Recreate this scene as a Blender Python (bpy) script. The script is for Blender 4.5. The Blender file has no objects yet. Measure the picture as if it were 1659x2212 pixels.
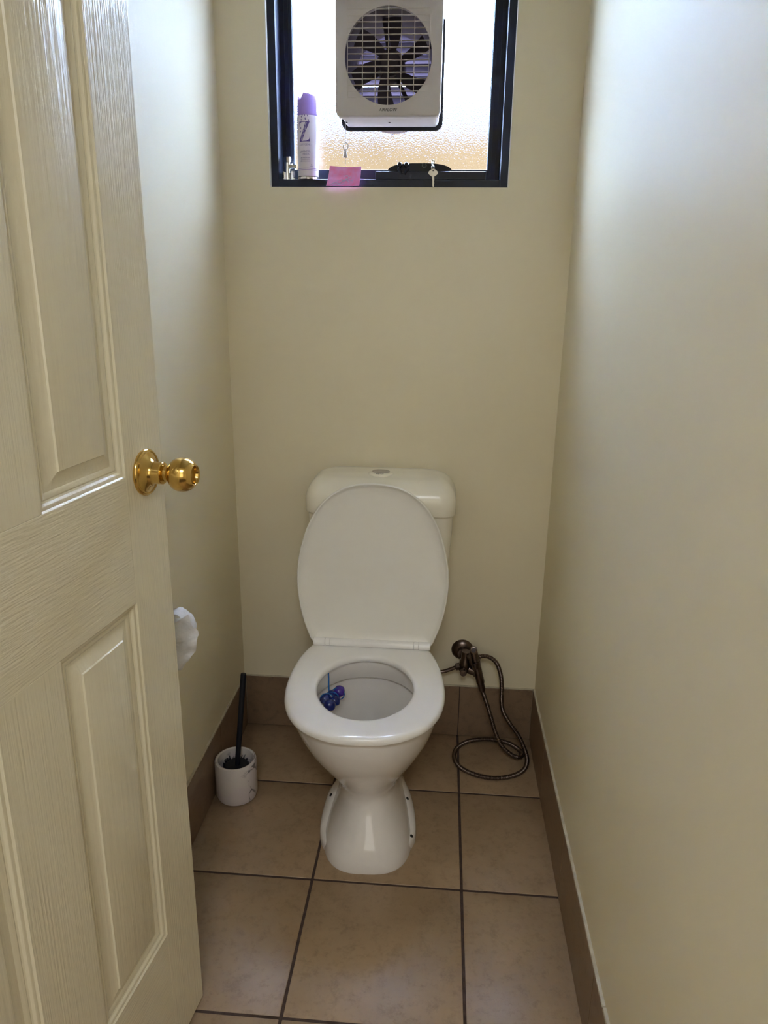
import bpy, bmesh, math, random
from mathutils import Vector, Matrix
random.seed(7)
PI = math.pi
sc = bpy.context.scene
COL = sc.collection

# ------------------------------------------------------------------ camera
cam_d = bpy.data.cameras.new('camera'); cam = bpy.data.objects.new('camera', cam_d); COL.objects.link(cam)
pitch, yaw, roll, fpx = -0.2952, -0.0763, 0.0135, 1590.24
CAM = Vector((0.5865, -2.0349, 1.3501))
F = Vector((math.sin(yaw)*math.cos(pitch), math.cos(yaw)*math.cos(pitch), math.sin(pitch)))
R = Vector((math.cos(yaw), -math.sin(yaw), 0)); U = R.cross(F)
R2 = R*math.cos(roll) + U*math.sin(roll); U2 = -R*math.sin(roll) + U*math.cos(roll)
M = Matrix((R2, U2, -F)).transposed().to_4x4(); M.translation = CAM
cam.matrix_world = M
cam_d.sensor_fit = 'HORIZONTAL'; cam_d.sensor_width = 36; cam_d.lens = fpx/1659*36; cam_d.clip_start = 0.02
sc.camera = cam

# ------------------------------------------------------------------ world, lights, exposure
w = bpy.data.worlds.new('sky'); sc.world = w; w.use_nodes = True
nt = w.node_tree; nt.nodes.clear()
tc = nt.nodes.new('ShaderNodeTexCoord'); sx = nt.nodes.new('ShaderNodeSeparateXYZ')
cr = nt.nodes.new('ShaderNodeValToRGB'); bg = nt.nodes.new('ShaderNodeBackground'); wo = nt.nodes.new('ShaderNodeOutputWorld')
nt.links.new(tc.outputs['Generated'], sx.inputs[0]); nt.links.new(sx.outputs['Z'], cr.inputs[0])
nt.links.new(cr.outputs[0], bg.inputs['Color']); nt.links.new(bg.outputs[0], wo.inputs['Surface'])
e = cr.color_ramp.elements
e[0].position = 0.0; e[0].color = (0.37, 0.46, 0.62, 1)
e[1].position = 0.9; e[1].color = (1.15, 1.45, 2.05, 1)
x = e.new(0.30); x.color = (0.45, 0.60, 0.88, 1)
bg.inputs['Strength'].default_value = 38

def light(name, typ, loc, rot, energy, color, size=1.0, sy=None):
    d = bpy.data.lights.new(name, typ); d.energy = energy; d.color = color
    if typ == 'AREA':
        d.size = size
        if sy: d.shape = 'RECTANGLE'; d.size_y = sy
    else: d.angle = 0.009
    o = bpy.data.objects.new(name, d); o.location = loc; o.rotation_euler = rot; COL.objects.link(o); return o
light('sun', 'SUN', (0, 0, 5), (math.radians(42), 0, math.radians(-20)), 2.0, (1.0, 0.9, 0.75))
HALL = light('hall_daylight', 'AREA', (0.9, -4.3, 1.7), (math.radians(84), 0, 0), 5, (1.0, 0.95, 0.9), 1.3, 1.5)

light('hall_overhead_fill', 'AREA', (0.6, -2.75, 2.34), (0, 0, 0), 11, (0.88, 0.94, 1.0), 0.6)  # added overhead fill light, lifts the seat and the front of the floor

vs = sc.view_settings
sc.display_settings.display_device = 'sRGB'
vs.view_transform = 'Standard'; vs.look = 'None'; vs.exposure = 0.94; vs.gamma = 1.0; vs.use_curve_mapping = False
cy = sc.cycles; cy.max_bounces = 14; cy.diffuse_bounces = 7; cy.glossy_bounces = 5; cy.transmission_bounces = 8
cy.sample_clamp_indirect = 80.0; cy.use_denoising = True

# ------------------------------------------------------------------ material helper
def mat(name, col, rough=0.5, metal=0.0, noise=None, bump=None, coat=0.0, spec=0.5, trans=0.0, coords='Object', sss=0):
    """noise=(scale, amount, detail[, colour2]); bump=(scale, strength, dist[, (sx,sy,sz)])"""
    m = bpy.data.materials.new(name); m.use_nodes = True
    n = m.node_tree.nodes; l = m.node_tree.links; b = n['Principled BSDF']
    b.inputs['Base Color'].default_value = (*col, 1); b.inputs['Roughness'].default_value = rough
    b.inputs['Metallic'].default_value = metal; b.inputs['Coat Weight'].default_value = coat
    b.inputs['Specular IOR Level'].default_value = spec; b.inputs['Transmission Weight'].default_value = trans
    b.inputs['Coat Roughness'].default_value = 0.08
    t = n.new('ShaderNodeTexCoord')
    if noise:
        nz = n.new('ShaderNodeTexNoise'); nz.inputs['Scale'].default_value = noise[0]
        nz.inputs['Detail'].default_value = noise[2] if len(noise) > 2 else 4
        nz.inputs['Roughness'].default_value = 0.6
        l.new(t.outputs[coords], nz.inputs['Vector'])
        r = n.new('ShaderNodeValToRGB'); l.new(nz.outputs['Fac'], r.inputs[0])
        c2 = noise[3] if len(noise) > 3 else tuple(c*(1-noise[1]) for c in col)
        r.color_ramp.elements[0].position = 0.35; r.color_ramp.elements[0].color = (*c2, 1)
        r.color_ramp.elements[1].position = 0.65; r.color_ramp.elements[1].color = (*col, 1)
        l.new(r.outputs[0], b.inputs['Base Color'])
    if bump:
        nz = n.new('ShaderNodeTexNoise'); nz.inputs['Scale'].default_value = bump[0]; nz.inputs['Detail'].default_value = 3
        if len(bump) > 3:
            mp = n.new('ShaderNodeMapping'); mp.inputs['Scale'].default_value = bump[3]
            l.new(t.outputs[coords], mp.inputs[0]); l.new(mp.outputs[0], nz.inputs['Vector'])
        else: l.new(t.outputs[coords], nz.inputs['Vector'])
        bn = n.new('ShaderNodeBump'); bn.inputs['Strength'].default_value = bump[1]; bn.inputs['Distance'].default_value = bump[2]
        l.new(nz.outputs['Fac'], bn.inputs['Height']); l.new(bn.outputs[0], b.inputs['Normal'])
    return m

WALL = (0.78, 0.71, 0.53)
m_wall = mat('wall_paint', WALL, 0.36, bump=(60, 0.10, 0.002), noise=(1.6, 0.04, 2), spec=0.5)
m_wall_side = mat('side_wall_paint', WALL, 0.52, bump=(22, 0.16, 0.003, (1, 1, .35)), noise=(1.3, 0.04, 2), spec=0.12)
m_ceiling = mat('ceiling_paint', (0.78, 0.76, 0.70), 0.6)
m_reveal = mat('reveal_paint', (0.80, 0.78, 0.72), 0.5, bump=(60, .1, .001))
m_grout = mat('grout', (0.075, 0.045, 0.035), 0.8, noise=(60, 0.4, 4), bump=(200, .4, .001))
m_caulk = mat('caulk', (0.60, 0.54, 0.40), 0.6, noise=(45, 0.22, 5), bump=(70, .5, .003))
m_caulk_r = mat('caulk_worn', (0.62, 0.57, 0.46), 0.6, noise=(30, 0.30, 6), bump=(60, .6, .004))

def tile_mat(name, c1, c2, seed):
    m = bpy.data.materials.new(name); m.use_nodes = True
    n = m.node_tree.nodes; l = m.node_tree.links; b = n['Principled BSDF']
    b.inputs['Roughness'].default_value = 0.36; b.inputs['Specular IOR Level'].default_value = 0.62
    g = n.new('ShaderNodeNewGeometry')
    mp = n.new('ShaderNodeMapping'); mp.inputs['Location'].default_value = (seed, seed*2.3, seed*.7); l.new(g.outputs['Position'], mp.inputs[0])
    a = n.new('ShaderNodeTexNoise'); a.inputs['Scale'].default_value = 5; a.inputs['Detail'].default_value = 7; a.inputs['Roughness'].default_value = .65
    c = n.new('ShaderNodeTexNoise'); c.inputs['Scale'].default_value = 45; c.inputs['Detail'].default_value = 6; c.inputs['Roughness'].default_value = .75
    l.new(mp.outputs[0], a.inputs['Vector']); l.new(mp.outputs[0], c.inputs['Vector'])
    r = n.new('ShaderNodeValToRGB'); l.new(a.outputs['Fac'], r.inputs[0])
    r.color_ramp.elements[0].position = .36; r.color_ramp.elements[0].color = (*c2, 1)
    r.color_ramp.elements[1].position = .64; r.color_ramp.elements[1].color = (*c1, 1)
    r2 = n.new('ShaderNodeValToRGB'); l.new(c.outputs['Fac'], r2.inputs[0])
    r2.color_ramp.elements[0].position = .32; r2.color_ramp.elements[0].color = (.55, .52, .5, 1)
    r2.color_ramp.elements[1].position = .50; r2.color_ramp.elements[1].color = (1, 1, 1, 1)
    mx = n.new('ShaderNodeMix'); mx.data_type = 'RGBA'; mx.blend_type = 'MULTIPLY'; mx.inputs[0].default_value = .55
    l.new(r.outputs[0], mx.inputs[6]); l.new(r2.outputs[0], mx.inputs[7]); l.new(mx.outputs[2], b.inputs['Base Color'])
    bn = n.new('ShaderNodeBump'); bn.inputs['Strength'].default_value = .18; bn.inputs['Distance'].default_value = .001
    l.new(c.outputs['Fac'], bn.inputs['Height']); l.new(bn.outputs[0], b.inputs['Normal'])
    rr = n.new('ShaderNodeMapRange'); rr.inputs[3].default_value = .34; rr.inputs[4].default_value = .54
    l.new(a.outputs['Fac'], rr.inputs[0]); l.new(rr.outputs[0], b.inputs['Roughness'])
    return m
m_tiles = [tile_mat('floor_tile_glaze', (.375, .262, .160), (.300, .205, .120), s) for s in (0, 3.1, 7.7)]
m_skirt = tile_mat('skirting_tile_glaze', (.25, .165, .10), (.20, .13, .078), 5.5)

CER = mat('ceramic', (0.80, 0.765, 0.735), 0.10, coat=.5)
PLA = mat('seat_plastic', (0.90, 0.885, 0.87), 0.16)
CIS = mat('cistern_plastic', (0.86, 0.82, 0.70), 0.22, noise=(9, .03, 2))
DARK = mat('dark_hole', (0.012, 0.01, 0.01), 0.7)
BRASS = mat('polished_brass', (0.78, 0.52, 0.16), 0.16, metal=1.0, noise=(14, .25, 4))
STEEL = mat('brown_steel', (0.20, 0.155, 0.135), 0.28, metal=1.0, noise=(50, .3, 3))
CHROME = mat('chrome', (0.78, 0.78, 0.78), 0.12, metal=1.0)
FRAME = mat('black_powder_coat', (0.012, 0.017, 0.036), 0.42, spec=.35)
BLACK = mat('black_plastic', (0.008, 0.010, 0.017), 0.42, spec=.3)
FANW = mat('fan_plastic', (0.60, 0.565, 0.575), 0.38, spec=.4)
FAND = mat('fan_inside', (0.05, 0.04, 0.06), 0.5, spec=.3)

def door_mat(name, sc3):
    m = mat(name, (0.72, 0.66, 0.49), 0.24, bump=(1, .75, .0013, sc3), spec=.55)
    return m
m_dv = door_mat('door_paint_upright_grain', (330, 330, 7))
m_dh = door_mat('door_paint_level_grain', (25, 25, 330))
m_dp = door_mat('door_paint_panel_grain', (150, 150, 9))

# ------------------------------------------------------------------ mesh helpers
class MB:
    def __init__(s): s.v = []; s.f = []
    def add(s, vs_, fs):
        o = len(s.v); s.v += [tuple(v) for v in vs_]; s.f += [tuple(i+o for i in f) for f in fs]; return s
    def box(s, a, b, bev=0):
        (x0, y0, z0), (x1, y1, z1) = a, b
        if bev <= 0:
            return s.add([(x0,y0,z0),(x1,y0,z0),(x1,y1,z0),(x0,y1,z0),(x0,y0,z1),(x1,y0,z1),(x1,y1,z1),(x0,y1,z1)],
                         [(0,3,2,1),(4,5,6,7),(0,1,5,4),(1,2,6,5),(2,3,7,6),(3,0,4,7)])
        bm = bmesh.new(); bmesh.ops.create_cube(bm, size=1)
        for v in bm.verts: v.co = Vector(((v.co.x+.5)*(x1-x0)+x0, (v.co.y+.5)*(y1-y0)+y0, (v.co.z+.5)*(z1-z0)+z0))
        bmesh.ops.bevel(bm, geom=bm.edges[:], offset=bev, segments=2, affect='EDGES', profile=.5)
        bm.verts.index_update(); s.add([v.co[:] for v in bm.verts], [[v.index for v in f.verts] for f in bm.faces]); bm.free(); return s
    def rings(s, rs, cap0=True, cap1=True, closed=False):
        n = len(rs[0]); vs_ = [p for r in rs for p in r]; fs = []
        m = len(rs); last = m if closed else m-1
        for i in range(last):
            j = (i+1) % m
            for k in range(n):
                k2 = (k+1) % n
                fs.append((i*n+k, i*n+k2, j*n+k2, j*n+k))
        if not closed:
            if cap0: fs.append(tuple(reversed(range(n))))
            if cap1: fs.append(tuple(range((m-1)*n, m*n)))
        return s.add(vs_, fs)
    def lathe(s, prof, org, axis=(0,0,1), n=40, cap0=False, cap1=False):
        ax = Vector(axis).normalized(); u = ax.orthogonal().normalized(); v = ax.cross(u); o = Vector(org)
        rs = [[o + ax*h + (u*math.cos(2*PI*k/n) + v*math.sin(2*PI*k/n))*max(r, 1e-5) for k in range(n)] for r, h in prof]
        return s.rings(rs, cap0, cap1)
    def tube(s, pts, r, n=10, cap=True):
        """r: number or function(i)"""
        P = [Vector(p) for p in pts]; rs = []; up = None
        for i, p in enumerate(P):
            t = (P[min(i+1, len(P)-1)] - P[max(i-1, 0)]).normalized()
            if up is None: up = t.orthogonal().normalized()
            up = (up - t*up.dot(t)).normalized(); v = t.cross(up)
            rr = r(i) if callable(r) else r
            rs.append([p + (up*math.cos(2*PI*k/n) + v*math.sin(2*PI*k/n))*rr for k in range(n)])
        return s.rings(rs, cap, cap)

def clean(mesh):
    bm = bmesh.new(); bm.from_mesh(mesh)
    bmesh.ops.recalc_face_normals(bm, faces=bm.faces[:]); bm.to_mesh(mesh); bm.free()
def obj(name, mb, m, parent=None, smooth=False, label=None, xf=None, ang=None):
    me = bpy.data.meshes.new(name)
    vs_ = [Vector(v) for v in mb.v]
    if xf: vs_ = [xf(v) for v in vs_]
    off = Vector((0,0,0))
    p = parent
    while p is not None: off += p.location; p = p.parent
    # give every mesh its own origin: its bottom centre
    xs = [v.x for v in vs_]; ys = [v.y for v in vs_]; zs = [v.z for v in vs_]
    org = Vector(((min(xs)+max(xs))/2, (min(ys)+max(ys))/2, min(zs)))
    me.from_pydata([v-org for v in vs_], [], mb.f); clean(me)
    if smooth:
        me.polygons.foreach_set('use_smooth', [True]*len(me.polygons))
        me.set_sharp_from_angle(angle=math.radians(ang or 40))
    me.materials.append(m)
    o = bpy.data.objects.new(name, me); COL.objects.link(o)
    o.location = org - off
    if parent: o.parent = parent
    if label: o['label'] = label
    return o
def thing(name, label, cat, loc, group=None):
    o = bpy.data.objects.new(name, None); COL.objects.link(o); o.location = loc; o.empty_display_size = .05
    o['label'] = label; o['category'] = cat
    if group: o['group'] = group
    return o
def struct(o, label=None):
    o['kind'] = 'structure'
    if label: o['label'] = label
    return o
def spline(pts, n=12, closed=False):
    P = [Vector(p) for p in pts]; out = []; m = len(P)
    for i in range(m if closed else m-1):
        if closed: a, b, c, d = P[(i-1) % m], P[i], P[(i+1) % m], P[(i+2) % m]
        else: a, b, c, d = P[max(i-1, 0)], P[i], P[i+1], P[min(i+2, m-1)]
        for k in range(n):
            t = k/n
            out.append(.5*((2*b) + (-a+c)*t + (2*a-5*b+4*c-d)*t*t + (-a+3*b-3*c+d)*t**3))
    if not closed: out.append(P[-1])
    return out
def resample(pts, step):
    P = [Vector(p) for p in pts]; out = [P[0]]; acc = 0
    for a, b in zip(P, P[1:]):
        L = (b-a).length
        while acc + L >= step:
            t = (step-acc)/L; a = a.lerp(b, t); out.append(a.copy()); L = (b-a).length; acc = 0
        acc += L
    return out
def text_mb(s, size, ext=.0002, align='CENTER'):
    c = bpy.data.curves.new('t', 'FONT'); c.body = s; c.size = size; c.extrude = ext; c.align_x = align; c.resolution_u = 3
    o = bpy.data.objects.new('t', c); COL.objects.link(o)
    dg = bpy.context.evaluated_depsgraph_get(); me = o.evaluated_get(dg).to_mesh()
    mb = MB().add([v.co[:] for v in me.vertices], [tuple(p.vertices) for p in me.polygons])
    o.evaluated_get(dg).to_mesh_clear(); bpy.data.objects.remove(o); bpy.data.curves.remove(c); return mb

# ================================================================== ROOM
W = 0.897; YF = -1.650; H = 2.40; PL = 0.006           # skirting faces at x=0, x=W, y=0; plaster PL behind them
WX0, WX1, WZ0, WZ1 = 0.1225, 0.7350, 1.5975, 2.200      # window opening
b = MB()
b.box((-.15, PL, -.05), (WX0, .15, H)); b.box((WX1, PL, -.05), (W+.15, .15, H))
b.box((WX0, PL, -.05), (WX1, .15, WZ0)); b.box((WX0, PL, WZ1), (WX1, .15, H))
wb = MB()
# one clean wall face with a rectangular hole
wb.v = []
def frame_wall(x0, x1, z0, z1, hx0, hx1, hz0, hz1, y0, y1):
    o = [(x0,z0),(x1,z0),(x1,z1),(x0,z1)]; h = [(hx0,hz0),(hx1,hz0),(hx1,hz1),(hx0,hz1)]
    v = [(x,y0,z) for x,z in o] + [(x,y0,z) for x,z in h] + [(x,y1,z) for x,z in o] + [(x,y1,z) for x,z in h]
    f = []
    for k in range(4):
        j = (k+1) % 4
        f += [(k, j, 4+j, 4+k), (8+k, 12+k, 12+j, 8+j), (4+k, 4+j, 12+j, 12+k), (k, 8+k, 8+j, j)]
    return v, f
wb.add(*frame_wall(-.15, W+.15, -.05, H, WX0, WX1, WZ0, WZ1, PL, .15))
struct(obj('wall_back', wb, m_wall))
struct(obj('wall_left', MB().box((-.15, -4.6, -.05), (-PL, PL, H)), m_wall_side))
struct(obj('wall_right', MB().box((W+PL, YF-.12, -.05), (W+.15, PL, H)), m_wall_side))
# front wall around the doorway, hall shell
fw = MB(); fw.add(*frame_wall(-PL, W+PL, -.05, H, .055, .888, -.04, 2.07, YF-.12, YF))
struct(obj('wall_front', fw, m_wall))
struct(obj('ceiling', MB().box((-.15, -4.6, H), (2.2, .15, H+.08)), m_ceiling))
hw = MB().box((W+.15, YF-.12, -.05), (2.2, YF, H)); struct(obj('wall_hall_front', hw, m_wall))
struct(obj('wall_hall_right', MB().box((2.2, -4.6, -.05), (2.3, YF, H)), m_wall))
struct(obj('wall_hall_back', MB().box((-.15, -4.7, -.05), (2.3, -4.6, H)), m_wall))
# reveal lining (bright painted edges of the opening)
rv = MB()
rv.box((WX0, .0055, WZ0), (WX0+.0015, .022, WZ1)); rv.box((WX1-.0015, .0055, WZ0), (WX1, .022, WZ1))
struct(obj('trim_1', rv, m_reveal))
# door jamb
jb = MB(); jb.box((.055, YF-.125, 0), (.070, YF+.002, 2.07), .001); jb.box((.875, YF-.125, 0), (.888, YF+.002, 2.07), .001); jb.box((.07, YF-.125, 2.055), (.875, YF+.002, 2.07), .001)
struct(obj('trim_2', jb, m_dv))

# ---- floor tiles
fl = struct(obj('floor', MB().box((-PL, -4.6, -.05), (2.2, PL, -.0015)), m_grout))
xs = [-PL, .3191, .6735, W+PL]; ys = [PL, -.2775, -.6275, -.9775, -1.3275, -1.6775, -2.0275, -2.3775]
G = .0032
for j in range(len(ys)-1):
    for i in range(3):
        x0 = xs[i] + (G if i else 0); x1 = xs[i+1] - (G if i < 2 else 0)
        y1 = ys[j] - (G if j else 0); y0 = ys[j+1] + G
        dz = random.uniform(-.0003, .0003)
        obj('tile', MB().box((x0, y0, -.01), (x1, y1, dz), .0012), m_tiles[(i+2*j) % 3], fl, smooth=True, ang=60)
hx = [W+PL+G, 1.05-G, 1.05+G, 1.40-G, 1.40+G, 1.75-G, 1.75+G, 2.1]
for k in range(0, 8, 2):
    for j in (5, 6):
        obj('tile', MB().box((hx[k], ys[j+1]+G, -.01), (hx[k+1], min(ys[j]-G, YF-.12), 0), .0012), m_tiles[k % 3], fl)
# ---- skirting tiles
HS = .1728
def skirting(name, cap_mat, boxes, cap_boxes, joints=None):
    cb = MB()
    for a, c in cap_boxes: cb.box(a, c, .0015)
    base = struct(obj(name, cb, cap_mat))
    for a, c in (joints or []): obj('grout_joint', MB().box(a, c), m_grout, base)
    for a, c in boxes: obj('tile', MB().box(a, c, .0008), m_skirt, base)
    return base
g = .0012
skirting('baseboard_back', m_caulk,
    [((.0005, 0, .001), (.3191-g, PL, HS)), ((.3191+g, 0, .001), (.6735-g, PL, HS)), ((.6735+g, 0, .001), (W-.0005, PL, HS))],
    [((-.001, .0006, HS), (W+.001, PL+.001, HS+.004))],
    [((x_-g, .0007, .001), (x_+g, PL, HS-.001)) for x_ in (.3191, .6735)])
yy = [0, -.2775, -.6275, -.9775, -1.3275, YF]
skirting('baseboard_left', m_caulk,
    [((-PL, yy[k+1]+g, .001), (0, yy[k]-(g if k else 0), HS)) for k in range(5)],
    [((-PL-.001, -.345, HS), (-.0006, PL, HS+.005)), ((-PL-.001, YF, HS), (-.0006, -.349, HS+.0055))],
    [((-PL, yy[k]-.0005, .001), (-.0005, yy[k]+g, HS-.001)) for k in range(1, 5)])
skirting('baseboard_right', m_caulk_r,
    [((W, yy[k+1]+g, .001), (W+PL, yy[k]-(g if k else 0), HS)) for k in range(5)],
    [((W+.0004, -.26, HS-.0005), (W+PL+.004, PL, HS+.0045)), ((W+.0002, -1.045, HS-.0005), (W+PL+.005, -.264, HS+.006)), ((W+.0001, YF, HS-.0005), (W+PL+.007, -1.050, HS+.008))],
    [((W+.0005, yy[k]-.0005, .001), (W+PL, yy[k]+g, HS-.001)) for k in range(1, 5)])

# ================================================================== WINDOW
FY0 = .020
wf = MB()
def rect_frame(mb, x0, x1, z0, z1, t, y0, y1, bev=.001):
    mb.box((x0, y0, z0), (x0+t, y1, z1), bev); mb.box((x1-t, y0, z0), (x1, y1, z1), bev)
    mb.box((x0+t, y0, z0), (x1-t, y1, z0+t), bev); mb.box((x0+t, y0, z1-t), (x1-t, y1, z1), bev)
rect_frame(wf, WX0+.0015, WX1-.0015, WZ0+.0005, WZ1-.0005, .0195, FY0, .105)
win = struct(obj('window_1', wf, FRAME))
sash = MB(); SX0, SX1, SZ0, SZ1 = WX0+.021, WX1-.021, WZ0+.020, WZ1-.020
rect_frame(sash, SX0, SX1, SZ0, SZ1, .031, .076, .104)
for x_ in (SX0+.010, SX0+.021, SX1-.022, SX1-.011): sash.box((x_, .0745, SZ0), (x_+.0012, .077, SZ1))
obj('sash', sash, FRAME, win)
seal = MB(); GX0, GX1, GZ0, GZ1 = SX0+.031, SX1-.031, SZ0+.031-.003, SZ1-.031
rect_frame(seal, GX0, GX1, GZ0+.001, GZ1, .0016, .080, .088, 0)
obj('glazing_bead', seal, mat('grey_seal', (.55, .60, .66), .5), win, label='pale glazing bead')
# obscure glass: refraction through a pebbled surface
mg = bpy.data.materials.new('obscure_glass'); mg.use_nodes = True
n = mg.node_tree.nodes; l = mg.node_tree.links; n.clear()
out = n.new('ShaderNodeOutputMaterial'); gl = n.new('ShaderNodeBsdfRefraction'); gl.inputs['IOR'].default_value = 1.45; gl.inputs['Roughness'].default_value = .03
gs = n.new('ShaderNodeBsdfGlossy'); gs.inputs['Roughness'].default_value = .15; mx = n.new('ShaderNodeMixShader'); mx.inputs[0].default_value = .04
t = n.new('ShaderNodeTexCoord'); nz = n.new('ShaderNodeTexNoise'); nz.inputs['Scale'].default_value = 310; nz.inputs['Detail'].default_value = 0.5
bn = n.new('ShaderNodeBump'); bn.inputs['Strength'].default_value = 1.0; bn.inputs['Distance'].default_value = .00034
l.new(t.outputs['Object'], nz.inputs['Vector']); l.new(nz.outputs['Fac'], bn.inputs['Height'])
l.new(bn.outputs[0], gl.inputs['Normal']); l.new(bn.outputs[0], gs.inputs['Normal'])
l.new(gl.outputs[0], mx.inputs[1]); l.new(gs.outputs[0], mx.inputs[2]); l.new(mx.outputs[0], out.inputs[0])
FXC, FZC = .4320, 1.8720                                  # fan centre
# pane with the round fan opening cut out
pn = MB(); N = 96; FR = .112
outer = []
for k in range(N):
    a = 2*PI*k/N; c, s = math.cos(a), math.sin(a)
    tx = ((GX1-FXC) if c > 0 else (GX0-FXC))/c if abs(c) > 1e-9 else 1e9
    tz = ((GZ1-FZC) if s > 0 else (GZ0-FZC))/s if abs(s) > 1e-9 else 1e9
    tt = min(tx, tz); outer.append((FXC+c*tt, FZC+s*tt))
for cx_, cz_ in ((GX0, GZ0), (GX1, GZ0), (GX0, GZ1), (GX1, GZ1)):
    k = min(range(N), key=lambda q: (outer[q][0]-cx_)**2+(outer[q][1]-cz_)**2); outer[k] = (cx_, cz_)
inner = [(FXC+FR*math.cos(2*PI*k/N), FZC+FR*math.sin(2*PI*k/N)) for k in range(N)]
pn.rings([[(x_, .088, z_) for x_, z_ in outer], [(x_, .088, z_) for x_, z_ in inner], [(x_, .093, z_) for x_, z_ in inner], [(x_, .093, z_) for x_, z_ in outer]], closed=True)
obj('pane', pn, mg, win, label='pebbled obscure glass pane')

# ---- outside
m_ground = mat('dry_ground', (.03, .02, .012), .9, spec=0, noise=(1.5, .3, 4))
struct(obj('ground', MB().box((-14, .15, -.45), (14, 22, -.35)), m_ground))
fc = struct(obj('wall_garden', MB().box((-9, 3.0, -.36), (9, 3.2, 2.24)), mat('orange_brick', (.030, .0185, .0085), .9, spec=0, noise=(2.5, .25, 5), bump=(20, .5, .01))))
hs = thing('neighbour_house', 'neighbouring house with a grey roof seen blurred through the obscure window glass', 'building', (1, 9, -.35))
obj('wall', MB().box((-7, 7.5, -.35), (8, 12, 2.5)), mat('house_render', (.03, .028, .03), .9, spec=0), hs)
rf = MB(); rf.add([(-7.5, 7, 2.45), (8.5, 7, 2.45), (8.5, 12.5, 2.45), (-7.5, 12.5, 2.45), (-5, 9.7, 3.95), (6, 9.7, 3.95)], [(0,1,5,4),(1,2,5),(2,3,4,5),(3,0,4),(0,3,2,1)])
obj('roof', rf, mat('roof_metal', (.017, .0165, .0205), .9, spec=0, bump=(8, .3, .02)), hs)

# ================================================================== EXTRACTOR FAN
fan = thing('extractor_fan', 'square off-white extractor fan with a round grille set in the window pane', 'fan', (FXC, .02, FZC-.13))
def rrect(cx_, cz_, hx_, hz_, r, y, n=8):
    pts = []
    for (sx_, sz_, a0) in ((1, 1, 0), (-1, 1, 90), (-1, -1, 180), (1, -1, 270)):
        for k in range(n+1):
            a = math.radians(a0 + 90*k/n); pts.append((cx_+sx_*(hx_-r)+r*math.cos(a), y, cz_+sz_*(hz_-r)+r*math.sin(a)))
    return pts
FY = -.074; HX, HZ = .1265, .1275
def circ(r, y, pts_):  # circle sampled at the same polar angles as the rounded rectangle
    o = []
    for p in pts_:
        a = math.atan2(p[2]-FZC, p[0]-FXC); o.append((FXC+r*math.cos(a), y, FZC+r*math.sin(a)))
    return o
def dense(pts_, k=3):
    o = []; m_ = len(pts_)
    for i in range(m_):
        a, c = Vector(pts_[i]), Vector(pts_[(i+1) % m_])
        q = max(1, int((c-a).length/.008))
        for t_ in range(q): o.append(tuple(a.lerp(c, t_/q)))
    return o
P0 = dense(rrect(FXC, FZC, HX, HZ, .016, FY))
def sc_(pts_, k, y): return [(FXC+(p[0]-FXC)*k, y, FZC+(p[2]-FZC)*k) for p in pts_]
RG = .1030
face = MB().rings([sc_(P0, .985, FY+.030), sc_(P0, 1.0, FY+.028), sc_(P0, 1.0, FY+.010), sc_(P0, .992, FY+.003), sc_(P0, .97, FY), circ(RG, FY, P0), circ(RG, FY+.008, P0), circ(RG+.004, FY+.028, P0)], closed=True)
obj('face_plate', face, FANW, fan, smooth=True, ang=50)
body = MB()
Pb = dense(rrect(FXC, FZC, .121, .122, .014, 0))
body.rings([sc_(Pb, 1.0, FY+.028), sc_(Pb, 1.0, .078), sc_(Pb, .90, .078), sc_(Pb, .90, FY+.028)], closed=True)
obj('body', body, FANW, fan, smooth=True, ang=50)
gk = MB(); Pg = dense(rrect(FXC, FZC, .131, .130, .020, 0))
gk.rings([sc_(Pg, 1.0, .079), sc_(Pg, 1.0, .0875), sc_(Pg, .90, .0875), sc_(Pg, .90, .079)], closed=True)
obj('gasket', gk, BLACK, fan, label='black rubber gasket')
gray = mat('fan_grille_plastic', (.62, .585, .575), .4)
for k in range(-7, 8):
    z_ = FZC + k*.0131*1.0 + .0055
    half = .0965 if k < 7 else .0965
    obj('grille_bar', MB().box((FXC-half, FY-.0012, z_-.0006), (FXC+half, FY+.006, z_+.0006)), gray, fan)
for k in range(-3, 4):
    hz_ = math.sqrt(max(RG**2-(k*.0305)**2, 0)) if abs(k) < 3 else .085
    if abs(k) == 3: obj('grille_bar', MB().box((FXC+k*.0320-.0006, FY-.0008, FZC-hz_), (FXC+k*.0320+.0006, FY+.001, FZC+hz_)), gray, fan)
    else: obj('grille_bar', MB().box((FXC+k*.0305-.0007, FY-.0016, FZC-hz_-.006), (FXC+k*.0305+.0007, FY+.005, FZC+hz_+.006)), gray, fan)
duct = MB().lathe([(RG+.004, FY+.029), (RG+.003, .10), (RG+.001, .16), (RG+.008, .16), (RG+.008, FY+.029)], (FXC, 0, FZC), (0, 1, 0), 64)
duct.f += []
obj('duct', duct, FAND, fan, smooth=True)
mo = MB().lathe([(0, -.012), (.030, -.012), (.034, -.006), (.036, .045), (.030, .05), (0, .05)], (FXC, 0, FZC), (0, 1, 0), 40)
mot = obj('motor', mo, mat('motor_metal', (.16, .14, .17), .4, metal=.3), fan, smooth=True)
rot = obj('rotor_hub', MB().lathe([(0, -.034), (.020, -.034), (.026, -.028), (.027, -.014), (0, -.014)], (FXC, 0, FZC), (0, 1, 0), 36), FAND, fan, smooth=True)
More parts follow.
